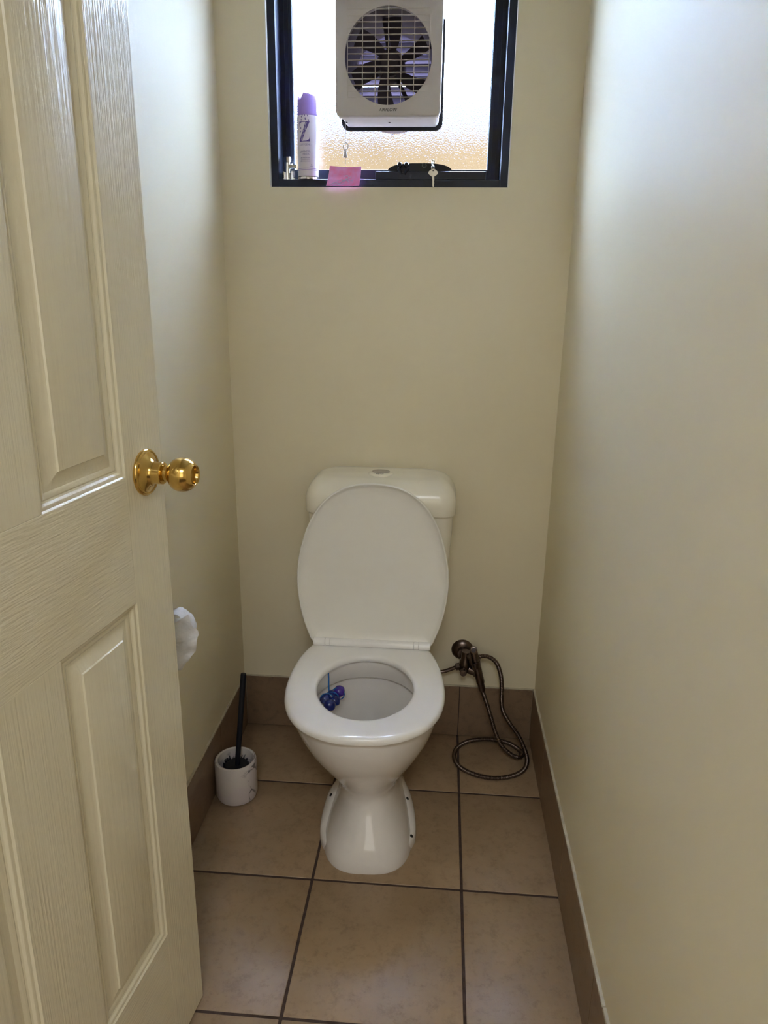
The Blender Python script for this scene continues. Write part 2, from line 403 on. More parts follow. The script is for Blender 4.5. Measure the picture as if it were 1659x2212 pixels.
for k in range(6):
    a0 = 2*PI*k/6 + .2; bl = MB(); n1 = 5
    pf = []; pb = []
    for i in range(n1):
        rr = .024 + (.096-.024)*i/(n1-1); wd = math.radians(34 - 10*i/(n1-1))
        for j in range(5):
            q = a0 + wd*(j/4-.5) + .25*i/(n1-1); y_ = -.024 + .018*(j/4-.5)
            pf.append((FXC+rr*math.cos(q), y_, FZC+rr*math.sin(q))); pb.append((FXC+rr*math.cos(q), y_+.0015, FZC+rr*math.sin(q)))
    fs = []; m_ = n1*5
    for i in range(n1-1):
        for j in range(4):
            c0 = i*5+j; fs += [(c0, c0+1, c0+6, c0+5), (m_+c0, m_+c0+5, m_+c0+6, m_+c0+1)]
    for i in range(n1-1): fs += [(i*5, i*5+5, m_+i*5+5, m_+i*5), (i*5+4, m_+i*5+4, m_+i*5+9, i*5+9)]
    for j in range(4): fs += [(j, m_+j, m_+j+1, j+1), ((n1-1)*5+j, (n1-1)*5+j+1, m_+(n1-1)*5+j+1, m_+(n1-1)*5+j)]
    bl.add(pf+pb, fs); obj('rotor_blade', bl, FAND, fan, smooth=True)
for k, q in enumerate((25, 100, 205, 300)):
    c, s = math.cos(math.radians(q)), math.sin(math.radians(q))
    obj('strut', MB().tube([(FXC+c*.03, .02, FZC+s*.03), (FXC+c*.106, .02, FZC+s*.106)], .005, 8), FAND, fan)
cw = MB(); cw.lathe([(.118, .094), (.122, .094), (.122, .165), (.118, .165)], (FXC, 0, FZC), (0, 1, 0), 48); obj('outside_cowl', cw, FAND, fan)
lou = mat('louvre_plastic', (.15, .125, .16), .5)
for k in range(-4, 5):
    z_ = FZC + k*.0245; hw_ = math.sqrt(max(.112**2-(k*.0245)**2, .0004))
    ti = (.0128, .0086, .0128, .0092, .0088, .0128, .0088, .0128, .0092)[k+4]
    lv = MB(); x0, x1 = FXC-hw_, FXC+hw_
    lv.add([(x0, .155, z_-ti), (x1, .155, z_-ti), (x1, .135, z_+ti), (x0, .135, z_+ti), (x0, .157, z_-ti), (x1, .157, z_-ti), (x1, .137, z_+ti), (x0, .137, z_+ti)],
           [(0,1,2,3),(7,6,5,4),(0,4,5,1),(1,5,6,2),(2,6,7,3),(3,7,4,0)])
    obj('louvre', lv, lou, fan)
for x_ in (.321, .430):
    obj('screw', MB().lathe([(0, -.0015), (.0028, -.0015), (.0028, .001), (0, .001)], (x_, .020, FZC-.122), (0, 0, -1), 12), BLACK, fan, smooth=True)
tm = text_mb('AIRFLOW', .0098)
obj('logo', tm, BLACK, fan, xf=lambda v: Vector((FXC+.0005+v.x*1.0+v.y*.22, FY-.0004+v.z, FZC-.1165+v.y)), label='dark slanted AIRFLOW lettering')
# pull cord with its toggle
cordm = mat('white_cord', (.80, .80, .78), .6)
CX, CY = .3185, .012
cz0 = FZC-.122
cord = MB().tube([(CX+.0005, CY, cz0), (CX, CY, 1.700)], .0009, 6)
obj('pull_cord', cord, cordm, fan)
rg = MB().tube([(CX+.001+.0062*math.cos(a), CY, 1.694+.0075*math.sin(a)) for a in [2*PI*k/20 for k in range(21)]], .0014, 6, cap=False)
obj('cord_ring', rg, cordm, fan, smooth=True)
tg = MB().lathe([(.0002, 1.688), (.0022, 1.687), (.0055, 1.670), (.0056, 1.668), (0, 1.668)], (CX, CY, 0), (0, 0, 1), 16)
obj('cord_toggle', tg, mat('grey_toggle', (.45, .42, .40), .5), fan, smooth=True)
obj('pull_cord', MB().tube([(CX, CY, 1.669), (CX+.001, CY-.002, 1.648)], .0008, 6), cordm, fan)

# pink note hanging from the cord
m_pink = mat('pink_paper', (.95, .22, .52), .55, noise=(30, 0, 3, (.90, .42, .90)))
pk = MB(); nu, nv = 14, 8; gv = []
def pk_pt(u, v, d=0):   # u across, v down
    top = Vector((.2795, .0085, 1.6462)).lerp(Vector((.3605, .0085, 1.6448)), u); bot = Vector((.2715, -.0045, 1.5985)).lerp(Vector((.3565, -.0045, 1.5990)), u)
    p = top.lerp(bot, v); p.y += .004*math.sin(v*PI)*1.0 - .0015*math.sin(u*PI*2+1) + d; p.z += .0016*abs(2*u-1)**2*(1-v) if v < .2 else 0
    return p
for d in (0, .0004):
    for j in range(nv+1):
        for i in range(nu+1): gv.append(pk_pt(i/nu, j/nv, d))
fs = []; q = nu+1; m_ = q*(nv+1)
for j in range(nv):
    for i in range(nu):
        c0 = j*q+i; fs += [(c0, c0+1, c0+q+1, c0+q), (m_+c0, m_+c0+q, m_+c0+q+1, m_+c0+1)]
for i in range(nu): fs += [(i, m_+i, m_+i+1, i+1), (nv*q+i, nv*q+i+1, m_+nv*q+i+1, m_+nv*q+i)]
for j in range(nv): fs += [(j*q, (j+1)*q, m_+(j+1)*q, m_+j*q), (j*q+nu, m_+j*q+nu, m_+(j+1)*q+nu, (j+1)*q+nu)]
pk.add(gv, fs)
pink = thing('paper_note', 'small bright pink paper note with pale scribbles under the fan cord', 'note', (.317, .006, 1.60))
obj('sheet', pk, m_pink, pink, smooth=True)
scr = MB()
for pts in ([(.12,.92),(.25,.80),(.38,.86),(.5,.68),(.62,.72)], [(.2,.97),(.34,.90),(.45,.94),(.52,.80)], [(.42,.62),(.52,.70),(.6,.6),(.68,.66),(.78,.70)], [(.5,.5),(.58,.42),(.64,.55),(.72,.5)], [(.3,.72),(.4,.66),(.5,.76),(.56,.62),(.66,.78)]):
    scr.tube([pk_pt(u, v, -.0005) for u, v in [(p.x, p.y) for p in spline([(a, c, 0) for a, c in pts], 5)]], .0006, 5)
obj('scribble', scr, mat('pale_ink', (.62, .62, .92), .6), pink, label='pale blue white scribble')

# ================================================================== WINDOW WINDER + KEY
wn = thing('window_winder', 'black window winder with a rounded housing on the bottom window rail', 'window winder', (.51, .045, 1.617))
obj('base_bar', MB().box((.3955, .022, 1.6178), (.6785, .074, 1.6372), .0012), FRAME, wn)
hb = MB(); pr = []
for k in range(25):
    a = PI*k/24; c, s = math.cos(a), math.sin(a)
    pr.append((.5085 + .0835*(abs(c)**.72)*(1 if c > 0 else -1), 1.636 + .0225*(abs(s)**.8)))
pr = [(.5085-.0835, 1.630)] + pr[::-1] + [(.5085+.0835, 1.630)]
hb.rings([[(x_, .036, z_) for x_, z_ in pr], [(x_, .034, 1.630+(z_-1.630)*.97) for x_, z_ in pr][:0] or [(x_, .070, z_) for x_, z_ in pr]])
obj('housing', hb, BLACK, wn, smooth=True, ang=35)
# folding handle: two rounded lobes
for x_, lean in ((.4575, -.001), (.4745, .0015)):
    obj('handle_lobe', MB().lathe([(0, -.006), (.0048, -.0058), (.0066, -.003), (.0066, .003), (.0048, .0058), (0, .006)], (x_, .026, 1.6530), (0, 1, 0), 24), BLACK, wn, smooth=True)
    obj('handle_arm', MB().tube([(x_, .026, 1.651), (x_+lean*2, .025, 1.642), (.463+(x_-.4575)*.35, .024, 1.630)], .0042, 10), BLACK, wn, smooth=True)
obj('lock_ring', MB().lathe([(.0042, 0), (.0060, 0), (.0060, -.003), (.0042, -.003), (.0042, 0)], (.5200, .0355, 1.6530), (0, 1, 0), 20), mat('dull_metal', (.10, .12, .13), .4, metal=.6), wn, smooth=True)
key = thing('key', 'small silver key hanging from the black window winder', 'key', (.543, .02, 1.60))
KM = mat('key_metal', (.50, .48, .42), .35, metal=.9)
kb = MB(); ol = []
for k in range(36):
    a = 2*PI*k/36; ol.append((.5435+.0105*math.cos(a)*(1+.16*math.cos(2*a)), 1.6335+.0085*math.sin(a)*(1-.10*math.cos(2*a))))
hole = [(.5435+.0018*math.cos(2*PI*k/36), 1.6385+.0018*math.sin(2*PI*k/36)) for k in range(36)]
kb.rings([[(x_, .0185, z_) for x_, z_ in ol], [(x_, .0185, z_) for x_, z_ in hole], [(x_, .0205, z_) for x_, z_ in hole], [(x_, .0205, z_) for x_, z_ in ol]], closed=True)
obj('key_bow', kb, KM, key)
sh = MB().add([(.5405, .0187, 1.627), (.5465, .0187, 1.627), (.5472, .0187, 1.616), (.5462, .0187, 1.613), (.5474, .0187, 1.610), (.5464, .0187, 1.607), (.5468, .0187, 1.602), (.5450, .0187, 1.5995), (.5428, .0187, 1.602), (.5424, .0187, 1.615)], [tuple(range(10))])
sh.v += [(a, .0203, c) for a, _, c in sh.v]; sh.f += [tuple(range(19, 9, -1))] + [(k, (k+1) % 10, 10+(k+1) % 10, 10+k) for k in range(10)]
obj('key_blade', sh, KM, key)
for cz_, tilt in ((1.6455, 0), (1.6525, 1), (1.6590, 0)):
    rr = []
    for k in range(17):
        a = 2*PI*k/16
        rr.append((.5425+.0035*math.cos(a)*(1 if not tilt else .6), .020+(.0028*math.cos(a) if tilt else 0), cz_+.0052*math.sin(a)))
    obj('chain_link', MB().tube(rr, .0010, 6, cap=False), KM, key, smooth=True)
obj('key_hook', MB().tube([(.5425, .020, 1.6625), (.542, .030, 1.6625), (.542, .040, 1.656)], .0012, 6), KM, key)

# ================================================================== AIR FRESHENER CAN
CC = Vector((.2165, .0465, 1.6180)); CR = .0268
can = thing('spray_can', 'tall lavender and white air freshener spray can on the window frame', 'spray can', CC)
m_can = mat('can_print', (.72, .66, .72), .32, spec=.5); m_vio = mat('violet_cap', (.36, .24, .66), .35)
m_vp = mat('violet_print', (.12, .08, .32), .5); m_metal = mat('tin_rim', (.75, .72, .70), .25, metal=1)
obj('can_body', MB().lathe([(CR, .006), (CR, .1480), (CR*.985, .1500), (CR*.95, .151), (.0, .151)], CC, n=48), m_can, can, smooth=True)
obj('bottom_rim', MB().lathe([(0, .003), (CR-.003, .002), (CR-.001, .0005), (CR+.0006, .001), (CR+.0008, .004), (CR+.0002, .0065)], CC, n=48), m_metal, can, smooth=True, label='metal bottom rim')
band = MB().lathe([(CR+.0002, .0062), (CR+.0004, .0064), (CR+.0004, .0078), (CR+.0002, .008)], CC, n=48); obj('dark_band', band, DARK, can, smooth=True)
# cap with the sprayer notch at the left
cp = MB(); cr_ = []
n_ = 48
for (r_, z_) in ((CR*.93, .149), (CR*.97, .150), (CR*.97, .156), (CR*.955, .178), (CR*.94, .186)):
    cr_.append([(CC.x+r_*math.cos(2*PI*k/n_), CC.y+r_*math.sin(2*PI*k/n_), CC.z+z_) for k in range(n_)])
def cap_top(k, f, dz):
    a = 2*PI*k/n_; c = math.cos(a-PI*.98); notch = max(0., min(1., (c-.28)/.18))*1.0
    edge = max(0., min(1., (c-.90)/.05)); notch = notch*(1-.35*edge)
    slope = .0035*math.cos(a+.25)
    return (CC.x+CR*f*math.cos(a), CC.y+CR*f*math.sin(a), CC.z+.2020+slope*-1.0+dz-.0135*notch)
cr_.append([cap_top(k, .90, -.004) for k in range(n_)]); cr_.append([cap_top(k, .85, -.0005) for k in range(n_)]); cr_.append([cap_top(k, .72, .0005) for k in range(n_)])
cr_.append([(CC.x+CR*.3*math.cos(2*PI*k/n_), CC.y+CR*.3*math.sin(2*PI*k/n_), CC.z+.196) for k in range(n_)])
cp.rings(cr_); obj('cap', cp, m_vio, can, smooth=True, ang=60, label='violet plastic cap with notch')
nb = MB().lathe([(0, 0), (.0045, 0), (.0045, .010), (.003, .0125), (0, .0125)], (CC.x-.012, CC.y, CC.z+.186), n=16); obj('nozzle', nb, m_vio, can, smooth=True)
def on_can(mb, cx_=0, z_=0, sx_=1, lift=.0003):
    def xf(v):
        a = (cx_+v.x*sx_)/CR - PI/2 + .36 - .55
        r_ = CR+lift+v.z
        return Vector((CC.x+r_*math.cos(a), CC.y+r_*math.sin(a), CC.z+z_+v.y))
    return xf
def sliced(mb, step=.0016):
    bm = bmesh.new(); vv = [bm.verts.new(v) for v in mb.v]
    for f in mb.f:
        try: bm.faces.new([vv[i] for i in f])
        except ValueError: pass
    x_ = min(v.co.x for v in bm.verts) + step; hi = max(v.co.x for v in bm.verts)
    while x_ < hi:
        bmesh.ops.bisect_plane(bm, geom=bm.verts[:]+bm.edges[:]+bm.faces[:], plane_co=(x_, 0, 0), plane_no=(1, 0, 0)); x_ += step
    bmesh.ops.triangulate(bm, faces=bm.faces[:])
    bm.verts.index_update(); o = MB().add([v.co[:] for v in bm.verts], [[v.index for v in f.verts] for f in bm.faces]); bm.free(); return o
def slab(pts, t=.0002):
    m_ = len(pts); return MB().add([(x_, y_, 0) for x_, y_ in pts]+[(x_, y_, t) for x_, y_ in pts], [tuple(range(m_)), tuple(range(2*m_-1, m_-1, -1))]+[(k, (k+1) % m_, m_+(k+1) % m_, m_+k) for k in range(m_)])
Z0 = .088
zz = MB()
for pts in ([(-.0135,.047),(-.0135,.034),(-.0115,.042),(-.006,.0455),(.004,.0455),(.004,.047)],
            [(.003,.047),(.0150,.047),(.0100,.036),(.0020,.020),(-.0060,.0005),(-.0135,.0),(-.0100,.010),(-.002,.028),(.0045,.0455)],
            [(-.0070,.0005),(.0155,.0005),(.0155,.014),(.0130,.006),(.006,.0024),(-.004,.0020)]):
    m_ = len(pts); zz.add(*(lambda s_: (s_.v, s_.f))(slab(pts)))
zz = sliced(zz)
obj('lettering', zz, m_vp, can, xf=on_can(zz, 0, Z0), label='large dark violet letter Z')
sp = MB()
for x_, y_ in ((-.006,.058),(-.004,.062),(.002,.061),(.010,.060),(-.007,.051),(.0045,.0520),(.012,.050),(.004,.054),(-.009,.032),(-.010,.024)):
    a0 = random.random()*3
    sp.add(*(lambda s_: (s_.v, s_.f))(slab([(x_+.0017*math.cos(a0+2*PI*k/6), y_+.0022*math.sin(a0+2*PI*k/6)) for k in range(6)])))
obj('flower_print', sp, mat('flower_print', (.22, .17, .36), .5), can, xf=on_can(sp, 0, Z0), label='small violet petals')
tl = MB()
for i in range(22):
    t_ = i/21; x_ = .008-.017*t_+random.uniform(-.003, .003); y_ = .043-.040*t_; a0 = random.random()*3
    tl.add(*(lambda s_: (s_.v, s_.f))(slab([(x_+.0010*math.cos(a0+2*PI*q_/5), y_+.0015*math.sin(a0+2*PI*q_/5)) for q_ in range(5)])))
obj('flower_print', tl, mat('pale_petal', (.50, .46, .68), .5), can, xf=on_can(tl, 0, Z0, lift=.0006), label='pale lavender petals')
m_tx = mat('grey_violet_ink', (.22, .18, .34), .5)
for s_, z_, sz in (('- OXYGENE -', .0795, .0062), ('LAVENDER', .0635, .0058), ('   FIELDS', .0570, .0058), ('AIR FRESHENER', .0495, .0036), ('HELPS ELIMINATE ODOURS', .0450, .0020), ('LONG LASTING FRAGRANCE', .0415, .0020)):
    tmb = text_mb(s_, sz); obj('lettering', tmb, m_tx, can, xf=on_can(tmb, .002, z_), label='grey violet lettering')
tri = MB()
for pts in ([(.016,.034),(.0195,.034),(.0177,.038)], [(.0145,.030),(.0170,.030),(.0160,.0330)], [(.0185,.030),(.0210,.030),(.0197,.0330)]):
    tri.add(*(lambda s_: (s_.v, s_.f))(slab(pts)))
obj('triangle_mark', tri, m_vp, can, xf=on_can(tri, .001, -.001), label='small dark triangle mark')
for z_ in (.0250, .0215):
    obj('violet_stripe', MB().lathe([(CR+.0002, z_), (CR+.0004, z_), (CR+.0004, z_+.0016), (CR+.0002, z_+.0016)], CC, n=48), mat('stripe_violet', (.38, .28, .55), .5), can, smooth=True)

# ================================================================== SPARE CHROME VALVE
V = Vector((.1615, .046, 1.6185))
vl = thing('chrome_valve', 'small chrome tap valve standing beside the spray can in the window corner', 'valve', V)
obj('valve_stem', MB().lathe([(0, 0), (.0078, 0), (.0082, .002), (.0082, .018), (.0070, .019), (.0070, .042), (.0060, .043), (0, .043)], V, n=28), CHROME, vl, smooth=True)
obj('valve_cap', MB().lathe([(0, .042), (.0085, .042), (.0098, .044), (.0098, .052), (.0085, .0555), (0, .0565)], V, n=8), CHROME, vl, smooth=True, ang=30)
obj('side_outlet', MB().lathe([(0, .004), (.0065, .004), (.0065, .013), (.0052, .014), (.0052, .024), (0, .024)], V+Vector((0, 0, .033)), (1, 0, 0), 24), CHROME, vl, smooth=True)
obj('clamp_nut', MB().lathe([(0, 0), (.0058, 0), (.0058, .020), (.004, .022), (0, .022)], V+Vector((.0150, -.003, 0)), n=6), CHROME, vl, smooth=True, ang=20)
obj('clamp_jaw', MB().box((V.x-.0120, V.y-.010, V.z), (V.x-.006, V.y+.008, V.z+.020), .0015), CHROME, vl)
obj('jaw_slot', MB().box((V.x-.0105, V.y-.0106, V.z+.004), (V.x-.0080, V.y-.0095, V.z+.012), .0003), DARK, vl)

# ================================================================== DOOR
TH = .1263; D0 = Vector((.1584, -.9526, 0)); DD = Vector((-math.sin(TH), -math.cos(TH), 0)); DN = Vector((math.cos(TH), -math.sin(TH), 0))
DW, DZ0, DZ1, DT = .700, .010, 2.045, .035
def dx(v):  # local (s from free edge to hinge, n out of the seen face, z)
    return D0 + DD*v.x + DN*v.y + Vector((0, 0, v.z))
door = struct(obj('door_1', MB().box((0, -DT, DZ0), (DW, -.0125, DZ1), .001), m_dv, xf=dx), 'cream moulded panel door standing open')
SR, SL = .1066, .2905; S2, S3 = .4095, .5934
ZL0, ZL1, ZU0, ZU1 = .2722, .8973, 1.0895, 1.915
def dbox(nm, s0, s1, z0, z1, m):
    return obj(nm, MB().box((s0, -.0130, z0), (s1, 0, z1), .0007), m, door, xf=dx)
dbox('stile', 0, SR, DZ0, DZ1, m_dv); dbox('stile', S3, DW, DZ0, DZ1, m_dv)
dbox('rail', SR, S3, DZ0, ZL0, m_dh); dbox('rail', SR, S3, ZL1, ZU0, m_dh); dbox('rail', SR, S3, ZU1, DZ1, m_dh)
dbox('mullion', SL, S2, ZL0, ZL1, m_dv); dbox('mullion', SL, S2, ZU0, ZU1, m_dv)
prof = [(0, -.0008), (.002, -.0026), (.0045, -.0030), (.0065, -.0038), (.009, -.0068), (.0115, -.0078), (.0135, -.0070), (.0160, -.0076), (.0200, -.0100), (.0235, -.0100), (.0250, -.0096), (.0400, -.0040), (.0412, -.0036), (.0425, -.0012), (.0440, -.0008)]
def dpanel(s0, s1, z0, z1):
    rs = []
    rs.append([(s0, -.0126, z0), (s1, -.0126, z0), (s1, -.0126, z1), (s0, -.0126, z1)])
    for t_, h in prof: rs.append([(s0+t_, h, z0+t_), (s1-t_, h, z0+t_), (s1-t_, h, z1-t_), (s0+t_, h, z1-t_)])
    obj('panel', MB().rings(rs), m_dp, door, xf=dx, smooth=True, ang=22)
for s0, s1 in ((SR, SL), (S2, S3)):
    dpanel(s0, s1, ZL0, ZL1); dpanel(s0, s1, ZU0, ZU1)
# knob set
KS, KZ = .0525, 1.0845
ko = dx(Vector((KS, 0, KZ)))
knob = obj('door_knob', MB().lathe([(0, .030), (.0115, .030), (.0120, .031), (.0120, .0385), (.0105, .0395), (.0105, .0405), (.0135, .0415), (.0185, .0440), (.0230, .0490), (.0252, .0555), (.0253, .0620), (.0240, .0685), (.0208, .0745), (.0170, .0785), (.0150, .0800), (.0138, .0795), (.0128, .0770), (.0118, .0740), (.0060, .0730), (0, .0730)], ko, DN, 56), BRASS, door, smooth=True, ang=50, label='round polished brass knob with a hollow end')
obj('rose', MB().lathe([(.0345, 0), (.0350, .001), (.0350, .0035), (.0335, .0055), (.0315, .0062), (.0300, .0056), (.0285, .0062), (.0200, .0115), (.0172, .0150), (.0165, .0190), (.0165, .0290), (.0155, .0300), (.0100, .0302), (0, .0302)], ko, DN, 56), BRASS, door, smooth=True, ang=40, label='round brass backplate')
lo = dx(Vector((0, -.018, KZ)))
obj('latch_plate', MB().box((-.0012, -.029, KZ-.03), (.002, -.008, KZ+.03), .0005), BRASS, door, xf=dx)
for hz_ in (.25, 1.80):
    obj('hinge', MB().lathe([(.0055, 0), (.0055, .09)], dx(Vector((DW+.003, -.006, hz_))), (0, 0, 1), 14, True, True), CHROME, door, smooth=True)
# door stop on the floor by the door corner
st = Vector((.1585, -.885, 0))

# ================================================================== TOILET
O = Vector((.4215, -.235, 0)); TA = math.radians(3.1)
FW = Vector((math.sin(TA), -math.cos(TA), 0)); RT = Vector((math.cos(TA), math.sin(TA), 0))
def tx_(v): return O + RT*v.x + FW*v.y + Vector((0, 0, v.z))
toi = thing('toilet', 'white close-coupled toilet with raised lid standing on the brown tiles', 'toilet', (.43, -.33, 0))
NT = 72
def sec(z, a, vf, vb, vc, ex=2.0, u0=0., exb=None):
    r = []
    for k in range(NT):
        q = 2*PI*k/NT; c, s = math.cos(q), math.sin(q)
        E_ = ex if s >= 0 else (exb or ex)
        x_ = a*(1 if c > 0 else -1)*abs(c)**(2/E_); y_ = (vf-vc if s >= 0 else vc-vb)*(1 if s > 0 else -1)*abs(s)**(2/E_)
        r.append((x_+u0, vc+y_, z))
    return r
pan = MB()
col = [sec(.0, .1140, .3670, -.02, .20, 2.9, .003), sec(.006, .1145, .3680, -.02, .20, 2.9, .003), sec(.030, .1085, .3630, -.03, .20, 2.8, .003), sec(.06, .0965, .349, -.03, .19, 2.6, .004),
       sec(.09, .0820, .330, -.03, .18, 2.4, .004), sec(.115, .0755, .314, -.03, .17, 2.3, .003), sec(.140, .0735, .302, -.03, .16, 2.2, .002), sec(.160, .0780, .300, -.03, .16, 2.1, .001),
       sec(.185, .0920, .312, -.03, .16, 2.05), sec(.215, .1110, .335, -.03, .17, 2.0, -.002), sec(.245, .1295, .358, -.02, .18, 2.0, -.003), sec(.280, .1500, .382, -.015, .185, 2.0, -.005),
       sec(.315, .1660, .398, -.01, .19, 2.05, -.006), sec(.350, .1770, .408, -.005, .195, 2.1, -.007), sec(.378, .1815, .412, 0, .197, 2.15, -.007), sec(.392, .1815, .411, 0, .197, 2.15, -.007), sec(.399, .1780, .407, .005, .197, 2.15, -.007),
       # over the rim, down inside the flushing rim, the undercut, the bowl
       sec(.400, .1660, .395, .018, .200, 2.1, -.007), sec(.399, .1380, .370, .040, .203, 2.15, -.007), sec(.394, .1325, .364, .046, .205, 2.2, -.007), sec(.352, .1320, .362, .047, .205, 2.2, -.007),
       sec(.349, .1335, .363, .045, .205, 2.2, -.007), sec(.3485, .1430, .369, .033, .203, 2.2, -.007), sec(.345, .1440, .369, .032, .202, 2.2, -.006), sec(.315, .1340, .358, .036, .200, 2.0, -.005),
       sec(.280, .1180, .338, .045, .190, 2.0, -.004), sec(.245, .0940, .305, .050, .175, 2.0, -.003), sec(.215, .0700, .262, .055, .160, 2.0), sec(.19, .0480, .215, .065, .140, 2.0), sec(.175, .025, .17, .08, .13, 2.0)]
pan.rings(col, True, True)
# foot flanges (lower, wider plate at the sides)
foot = [(-.040,.05),(-.070,.07),(-.0955,.09),(-.114,.13),(-.121,.18),(-.1225,.22),(-.1185,.255),(-.1055,.288),(-.085,.303),(-.065,.308),(-.04,.31),(.01,.31),(.05,.31),(.085,.306),(.103,.296),(.1170,.270),(.1255,.24),(.125,.18),(.116,.125),(.098,.08),(.072,.048),(.04,.03)]
fp = spline([(a, c, 0) for a, c in foot], 4, closed=True); fcx = Vector((.002, .2, 0))
def fring(k, z_, rise): return [(fcx.x+(p.x-fcx.x)*k, fcx.y+(p.y-fcx.y)*k, z_ + rise*max(0., min(1., (.25-p.y)/.2))) for p in fp]
pan.rings([fring(1, 0, 0), fring(1.0, .012, .004), fring(.993, .019, .016), fring(.975, .024, .030), fring(.94, .027, .045), fring(.86, .031, .062), fring(.70, .040, .075)], True, True)
# deck that carries the cistern
def bx_sec(z_, hx_, y0, y1, r=.03, u0=0):
    cyc = (y0+y1)/2; hy = (y1-y0)/2
    return [(u0+x_, z_*0+y_, z_) for x_, _, y_ in rrect(0, cyc, hx_, hy, r, 0)]
PAN = obj('pan', pan, CER, toi, smooth=True, ang=42, xf=tx_)
dk = MB().rings([bx_sec(.20, .060, -.17, .03), bx_sec(.30, .085, -.18, .03), bx_sec(.36, .120, -.185, .03), bx_sec(.388, .150, -.19, .03), bx_sec(.396, .148, -.188, .026)])
obj('deck', dk, CER, toi, smooth=True, ang=42, xf=lambda v: Vector((.428+v.x, -.222-v.y*-1 if False else -.222-v.y, v.z)))
m_water = mat('water', (.55, .60, .62), .03, trans=.8)
obj('water', MB().rings([sec(.2152, .068, .258, .058, .160), sec(.2160, .068, .258, .058, .160)]), m_water, toi, xf=tx_)
# bolt holes in the flanges
for u_, v_, z_ in ((-.1000, .160, .0395), (.1030, .165, .039), (.1140, .262, .0245)):
    p_ = tx_(Vector((u_, v_, .13))); po = PAN.location + toi.location
    hit, hp, hn, _ = PAN.ray_cast(p_-po, Vector((0, 0, -1)))
    obj('bolt_hole', MB().lathe([(0, -.003), (.0045, -.003), (.0045, .0006), (.0035, .0010), (0, .0008)], hp+po, hn, 14), DARK, toi)
# seat
SU = -.008
so = [(0,.4335),(.050,.430),(.100,.4105),(.143,.376),(.172,.330),(.187,.283),(.1935,.235),(.1945,.190),(.1915,.135),(.184,.080),(.173,.035),(.163,.008),(.156,-.010),(.148,-.018),(.130,-.020),(.065,-.020),(0,-.020)]
half = spline([(a, c, 0) for a, c in so], 5)
outline = half + [Vector((-p.x, p.y, 0)) for p in reversed(half[1:-1])]
def ring_off(pts, d, z_, u0):   # inward offset d
    m_ = len(pts); o = []
    for i in range(m_):
        t_ = (pts[(i+1) % m_]-pts[i-1]).normalized(); nrm = Vector((t_.y, -t_.x, 0))
        o.append(Vector((pts[i].x-nrm.x*d*SGN+u0, pts[i].y-nrm.y*d*SGN, z_)))
    return o
SGN = -1 if (outline[3]-outline[0]).cross(Vector((0,.2,0))-outline[0]).z < 0 else 1
SGN = -SGN
def inner_hole(k, grow, z_):
    p = outline[k]; a = math.atan2(p.y-.205, p.x)
    return Vector((SU+(.1180+grow)*math.cos(a), .205+(.1480+grow)*math.sin(a), z_))
# test the sign: an inward offset must make the outline smaller
tst = ring_off(outline, .01, 0, 0)
if max(p.x for p in tst) > max(p.x for p in outline): SGN = -SGN
seat = MB(); no = len(outline)
rs = [ring_off(outline, .006, .401, SU), ring_off(outline, .001, .403, SU), ring_off(outline, 0, .408, SU), ring_off(outline, .001, .4135, SU), ring_off(outline, .004, .4175, SU), ring_off(outline, .009, .4198, SU)]
r9 = rs[-1]; rs.append([Vector((r9[k].x*.75+inner_hole(k, .012, 0).x*.25, r9[k].y*.75+inner_hole(k, .012, 0).y*.25, .4208)) for k in range(no)])
rs += [[inner_hole(k, .012, .4195) for k in range(no)], [inner_hole(k, .005, .4180) for k in range(no)], [inner_hole(k, .001, .4150) for k in range(no)], [inner_hole(k, 0, .4100) for k in range(no)], [inner_hole(k, .001, .4030) for k in range(no)], [inner_hole(k, .004, .401) for k in range(no)]]
seat.rings(rs, closed=True)
obj('seat', seat, PLA, toi, smooth=True, ang=50, xf=tx_)
# lid, raised against the cistern
lo_ = [(0,.4345),(.047,.4300),(.090,.4150),(.128,.386),(.158,.346),(.180,.296),(.195,.240),(.201,.190),(.2005,.145),(.193,.090),(.182,.048),(.171,.018),(.163,.000),(.150,-.004),(.08,-.004),(0,-.004)]
lh = spline([(a, c, 0) for a, c in lo_], 5); lout = lh + [Vector((-p.x, p.y, 0)) for p in reversed(lh[1:-1])]
LP = Vector((.4200, -.243, .4365)); LUP = Vector((0, .038, .435)).normalized(); LNR = Vector((0, -.435, .038)).normalized()
def lx(v): return LP + Vector((1, 0, 0))*v.x + LUP*v.y + LNR*v.z
def lring(d, z_):
    m_ = len(lout); c = Vector((0, .2, 0)); o = []
    for p in lout:
        k = 1-d/.2; o.append(Vector((p.x*k, .2+(p.y-.2)*k, z_)))
    return o
lid = MB().rings([lring(.06, -.013), lring(.02, -.0115), lring(.006, -.008), lring(.001, -.003), lring(0, .003), lring(.0008, .0048), lring(.0025, .0052), lring(.0040, .0045), lring(.0055, .0010), lring(.012, -.0045), lring(.030, -.0060), lring(.08, -.0065), lring(.16, -.0068)], True, True)
LID = mat('lid_plastic', (.84, .82, .76), .30)
obj('lid', lid, LID, toi, smooth=True, ang=60, xf=lx)
# hinge: bar in segments along the foot of the lid
def hseg(x0, x1, r=.0105): return MB().lathe([(r-.0012, x0), (r, x0+.0012), (r, x1-.0012), (r-.0012, x1)], (.4210, -.2445, .4315), (1, 0, 0), 24, True, True)
for x0, x1, r in ((-.158, -.1265, .0110), (-.1262, -.1135, .0106), (-.1132, .1132, .0108), (.1135, .1262, .0106), (.1265, .158, .0110)):
    obj('hinge_segment', hseg(x0, x1, r), PLA, toi, smooth=True)
